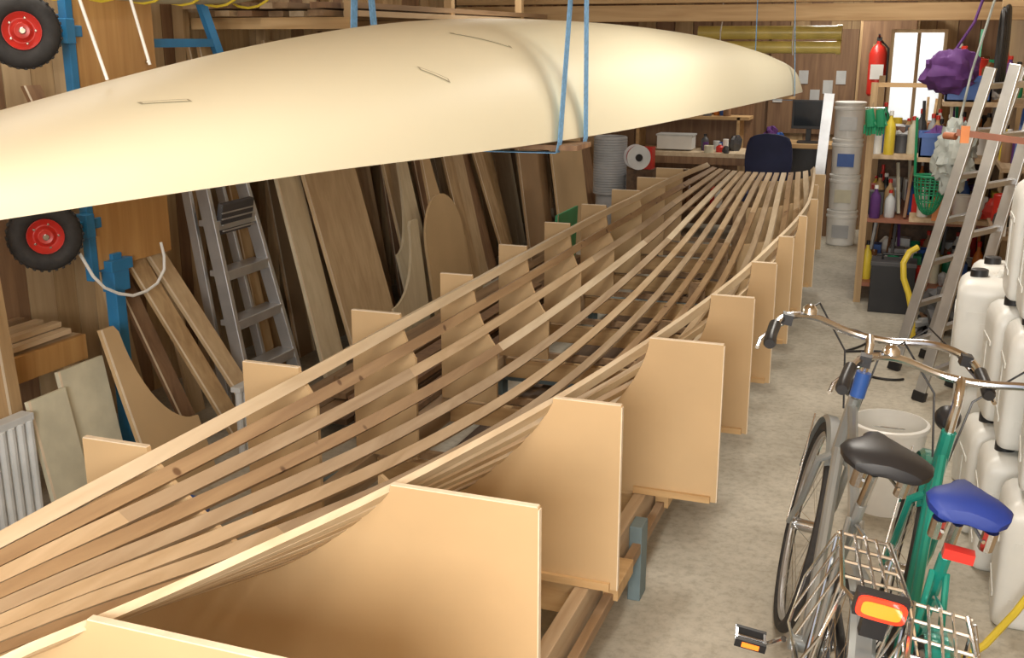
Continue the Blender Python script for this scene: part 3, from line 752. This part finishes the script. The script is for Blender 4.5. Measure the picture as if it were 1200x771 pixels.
o.done(sharp=1.)
o=B('plastic_drum')
for i in range(4):
    T=Matrix.Translation((-.56,10.6,i*.335))
    o.lathe([(.122,0),(.13,.01),(.137,.26),(.145,.265),(.145,.285),(.138,.29),(.138,.31),(.143,.315),(.143,.33),(.13,.335)],WPL,T,24)
    o.box((-.56,10.463,i*.335+.14),(.15,.006,.12),[GREY,BEIGE,BLUEP,LGREY][i])
o.done()
o=B('upright_alu_section');o.bar((-.80,10.25,0),(-.74,10.35,1.42),.09,.03,ALU,up=(0,1,0));o.done()
o=B('fire_extinguisher')
T=Matrix.Translation((-.38,11.3,1.36))
o.lathe([(.07,0),(.085,.02),(.085,.40),(.06,.46),(.025,.49),(.025,.52)],RED,T,20);o.box((-.38,11.3,1.89),(.05,.03,.05),BLACK);o.bar((-.38,11.28,1.91),(-.38,11.18,1.94),.02,.01,BLACK)
o.tube([(-.36,11.28,1.88),(-.29,11.26,1.81),(-.285,11.26,1.5)],.01,BLACK,8);o.box((-.38,11.215,1.59),(.12,.004,.14),WPL)
o.box((-.38,11.41,1.6),(.12,.04,.5),PINEZ);o.done()
o=B('storage_cupboard')
o.box((-.3,11.85,1.1),(.55,.7,2.2),PINEZ);o.box((-.3,11.49,1.1),(.5,.02,2.1),BRZ);o.done(bevel=.004)
o=B('yellow_plastic_tube')
for z,r in((1.95,.055),(1.83,.05)):
    o.tube([(-1.80,9.5,z),(-.64,9.55,z)],r,YELP,20);o.tube([(-.66,9.55,z),(-.62,9.55,z)],r+.008,YELP,20)
for x in(-1.6,-1.0):o.tube([(x,9.5,1.77),(x,9.43,1.85),(x,9.43,1.97),(x,9.5,2.05),(x,9.5,ZC-.01)],.006,CORD,6)
o.done()
o=B('tool_bench')
for z in (1.08,.62,.14): o.box((.20,9.0,z),(1.0,1.6,.03),PINE if z>1 else BRKRED)
for x in(-.28,.68):
    for y in(8.22,9.78):o.box((x,y,.8),(.05,.05,1.6),PINEZ)
o.box((.45,9.0,1.55),(.5,1.6,.03),PINEG);o.box((.2,9.79,.55),(1.0,.02,1.1),DARKW);o.box((.2,8.22,1.585),(.92,.04,.03),PINEX)
for z in(1.095,.635,.155):
    for y in(8.32,8.5,8.7,8.9,9.3): clutter(o,-.27,.62,y,z,8,.34)
for y in(8.32,8.6,8.9,9.3): clutter(o,.24,.62,y,1.565,8,.36)
o.done()
o=B('window_1')
o.box((-.02,10.25,1.58),(.46,.04,.80),PINEZ);o.box((-.02,10.22,1.58),(.40,.02,.74),PFILM);o.box((-.02,10.205,1.58),(.03,.02,.74),PINEZ);o.done()
o=B('storage_crate');crate(o,.20,7.9,1.13,.30,.25,.16,BLUEP);clutter(o,.08,.27,7.9,1.15,3,.22);o.box((.38,7.9,1.115),(.70,.3,.03),PINE)
crate(o,.32,7.9,1.5,.28,.25,.16,BLUEP);o.box((.45,7.9,1.485),(.56,.3,.03),PINE);clutter(o,.2,.6,7.9,1.52,3,.3)
o.box((.38,7.92,.7),(.70,.25,.03),PINE);clutter(o,.06,.6,7.85,.715,3,.3);clutter(o,.3,.6,7.8,.0,3,.4)
o.done()
o=B('wall_shelf')
for z in(.75,1.15,1.55):
    o.box((.62,7.3,z),(.22,.7,.025),PINEG)
    for y in(7.05,7.25,7.45): clutter(o,.52,.68,y,z+.013,3,.3)
o.done()
o=B('purple_bag')
o.blob((.19,7.5,1.70),(.16,.12,.13),PURPLE,.35,4,2.2,36,True);o.tube([(.2,7.5,1.82),(.3,7.5,2.0),(.4,7.5,2.4)],.01,PURPLE,6);o.done()
o=B('plastic_bag');o.blob((.26,7.20,1.20),(.12,.1,.20),BAGM,.45,6,4.4,36,True);o.tube([(.26,7.2,1.38),(.3,7.2,1.7),(.4,7.2,2.2)],.008,BAGM,6);o.done()
o=B('coiled_garden_hose')
for i in range(9):
    a0=i*.35
    o.tube([(.43+.03*math.sin(a0),7.0+.14*math.cos(a)+.012*i,1.84+.23*math.sin(a)+.012*math.sin(3*a+i)) for a in [2*math.pi*k/24 for k in range(24)]],.014,BLACK,8,True)
o.box((.58,7.05,2.10),(.32,.04,.04),PINEX);o.done()
o=B('sash_clamp')
o.bar((.20,5.72,1.46),(.58,5.70,1.42),.025,.03,BRKRED);o.box((.24,5.72,1.45),(.04,.04,.08),ORG);o.cyl((.20,5.72,1.44),(.15,5.76,1.44),.018,BRKRED);o.box((.54,5.70,1.42),(.04,.05,.10),ORG);o.tube([(.58,5.7,1.42),(.73,5.7,1.42)],.01,CHROME,8);o.done()
o=B('green_fishing_net')
cx,cy=.14,7.66
for i in range(10):
    a=math.pi*i/10
    o.tube([(cx+.10*math.cos(a)*math.cos(t),cy+.08*math.sin(a)*math.cos(t),1.02-.26*math.sin(t)) for t in [math.pi*k/12 for k in range(13)]],.005,GREEN,5)
o.tube([(cx+.10*math.cos(t),cy+.08*math.sin(t),1.02) for t in [2*math.pi*k/20 for k in range(20)]],.010,GREEN,6,True)
for zz,rr in((.98,.10),(.94,.095),(.90,.088),(.85,.075),(.80,.05)): o.tube([(cx+rr*math.cos(t),cy+rr*.8*math.sin(t),zz) for t in [2*math.pi*k/20 for k in range(20)]],.005,GREEN,5,True)
o.tube([(cx-.1,cy,1.02),(cx-.12,cy,1.4)],.01,GREEN,6);o.done()
o=B('green_work_gloves')
for k in range(2):
    bx=-.30+.07*k
    o.tube([(bx,8.1,1.42),(bx+.01,8.1,1.36),(bx+.015,8.1,1.30)],[.028,.035,.034],GREEN,10)
    for f in range(4): o.tube([(bx-.02+.018*f,8.1,1.31),(bx-.022+.019*f,8.09,1.25-.01*(f in(1,2)))],[.01,.008],GREEN,8)
    o.tube([(bx+.035,8.1,1.35),(bx+.055,8.09,1.31)],[.011,.008],GREEN,8)
o.tube([(-.33,8.1,1.43),(-.2,8.1,1.43)],.006,CHROME,6);o.tube([(-.28,8.1,1.43),(-.28,8.19,1.46)],.005,CHROME,6);o.done()
o=B('black_toolbox');o.box((-.04,8.03,.17),(.30,.22,.34),BLACK);o.box((-.04,8.03,.355),(.31,.23,.03),DGREY);o.tube([(-.12,8.03,.37),(-.12,8.03,.41),(.04,8.03,.41),(.04,8.03,.37)],.01,BLACK,8);o.done(bevel=.008)
o=B('yellow_pipe')
o.tube([(.10,7.2,.62),(.05,7.18,.59),(.02,7.17,.52),(.03,7.17,.42),(.07,7.17,.32),(.10,7.17,.2),(.12,7.16,.02)],.02,YEL,8);o.done()
o=B('yellow_hose')
o.tube([(.30,3.30,.012),(.36,3.34,.05),(.44,3.38,.16),(.52,3.42,.30),(.60,3.46,.44),(.70,3.5,.56)],.012,YEL,8);o.done()
o=B('extension_cable')
pts=[]
for i in range(60):
    t=i/59;pts.append((-.27+.26*t+.09*math.sin(t*14),7.2-.9*t+.14*math.cos(t*11),.008))
o.tube(pts,.007,BLACK,6);o.done()
o=B('hand_tool_pile')
for i in range(16): o.bar((.16+random.uniform(-.05,.15),7.25+random.uniform(0,.2),.02+.02*(i%5)),(.25+random.uniform(-.1,.1),7.5+random.uniform(0,.2),.03+.02*(i%5)),.04,.03,random.choice([DGREY,BRZ,GREY,BLACK,BLACK]))
o.blob((.3,7.4,.2),(.14,.14,.12),DGREY,.6,6,1.1,16);o.done()
def fix(x,y,w):
    o=B('added_lamp_fitting');o.box((x,y,ZC-.03),(.16,1.3,.05),WPL);o.cyl((x,y-.6,ZC-.08),(x,y+.6,ZC-.08),.018,WPL);o.done()  # unseen fitting, added to go with the fill light below it
    l=bpy.data.lights.new('ceiling_fill','AREA');l.shape='RECTANGLE';l.size=.25;l.size_y=1.3;l.energy=w;l.color=(1,.94,.84)  # added area light under the ceiling to brighten the room
    lo=bpy.data.objects.new('ceiling_fill',l);lo.location=(x,y,ZC-.12);bpy.context.collection.objects.link(lo)
fix(-.2,1.6,28);fix(-.2,5.2,34);fix(-3.2,3.4,12);fix(-2.6,7.0,17);fix(-.8,10.8,34);fix(-.1,7.6,20)
l=bpy.data.lights.new('flash_fill','AREA');l.shape='RECTANGLE';l.size=1.5;l.size_y=1.0;l.energy=165;l.color=(1,.97,.91)  # added light behind the camera, standing in for a camera flash
lo=bpy.data.objects.new('flash_fill',l);lo.location=(-.15,-1.3,1.95);lo.rotation_euler=(math.radians(83),0,math.radians(14));bpy.context.collection.objects.link(lo)
w=bpy.data.worlds.new('World');bpy.context.scene.world=w;w.use_nodes=True
w.node_tree.nodes['Background'].inputs[0].default_value=(.85,.9,1,1);w.node_tree.nodes['Background'].inputs[1].default_value=.8
bpy.context.scene.view_settings.view_transform='Standard'
c=bpy.data.cameras.new('camera');c.sensor_width=36;c.lens=1256/1200*36;c.clip_start=.05
co=bpy.data.objects.new('camera',c);co.location=(0,0,1.9);co.rotation_euler=(math.radians(90-15.15),0,math.radians(20.25))
bpy.context.collection.objects.link(co);bpy.context.scene.camera=co
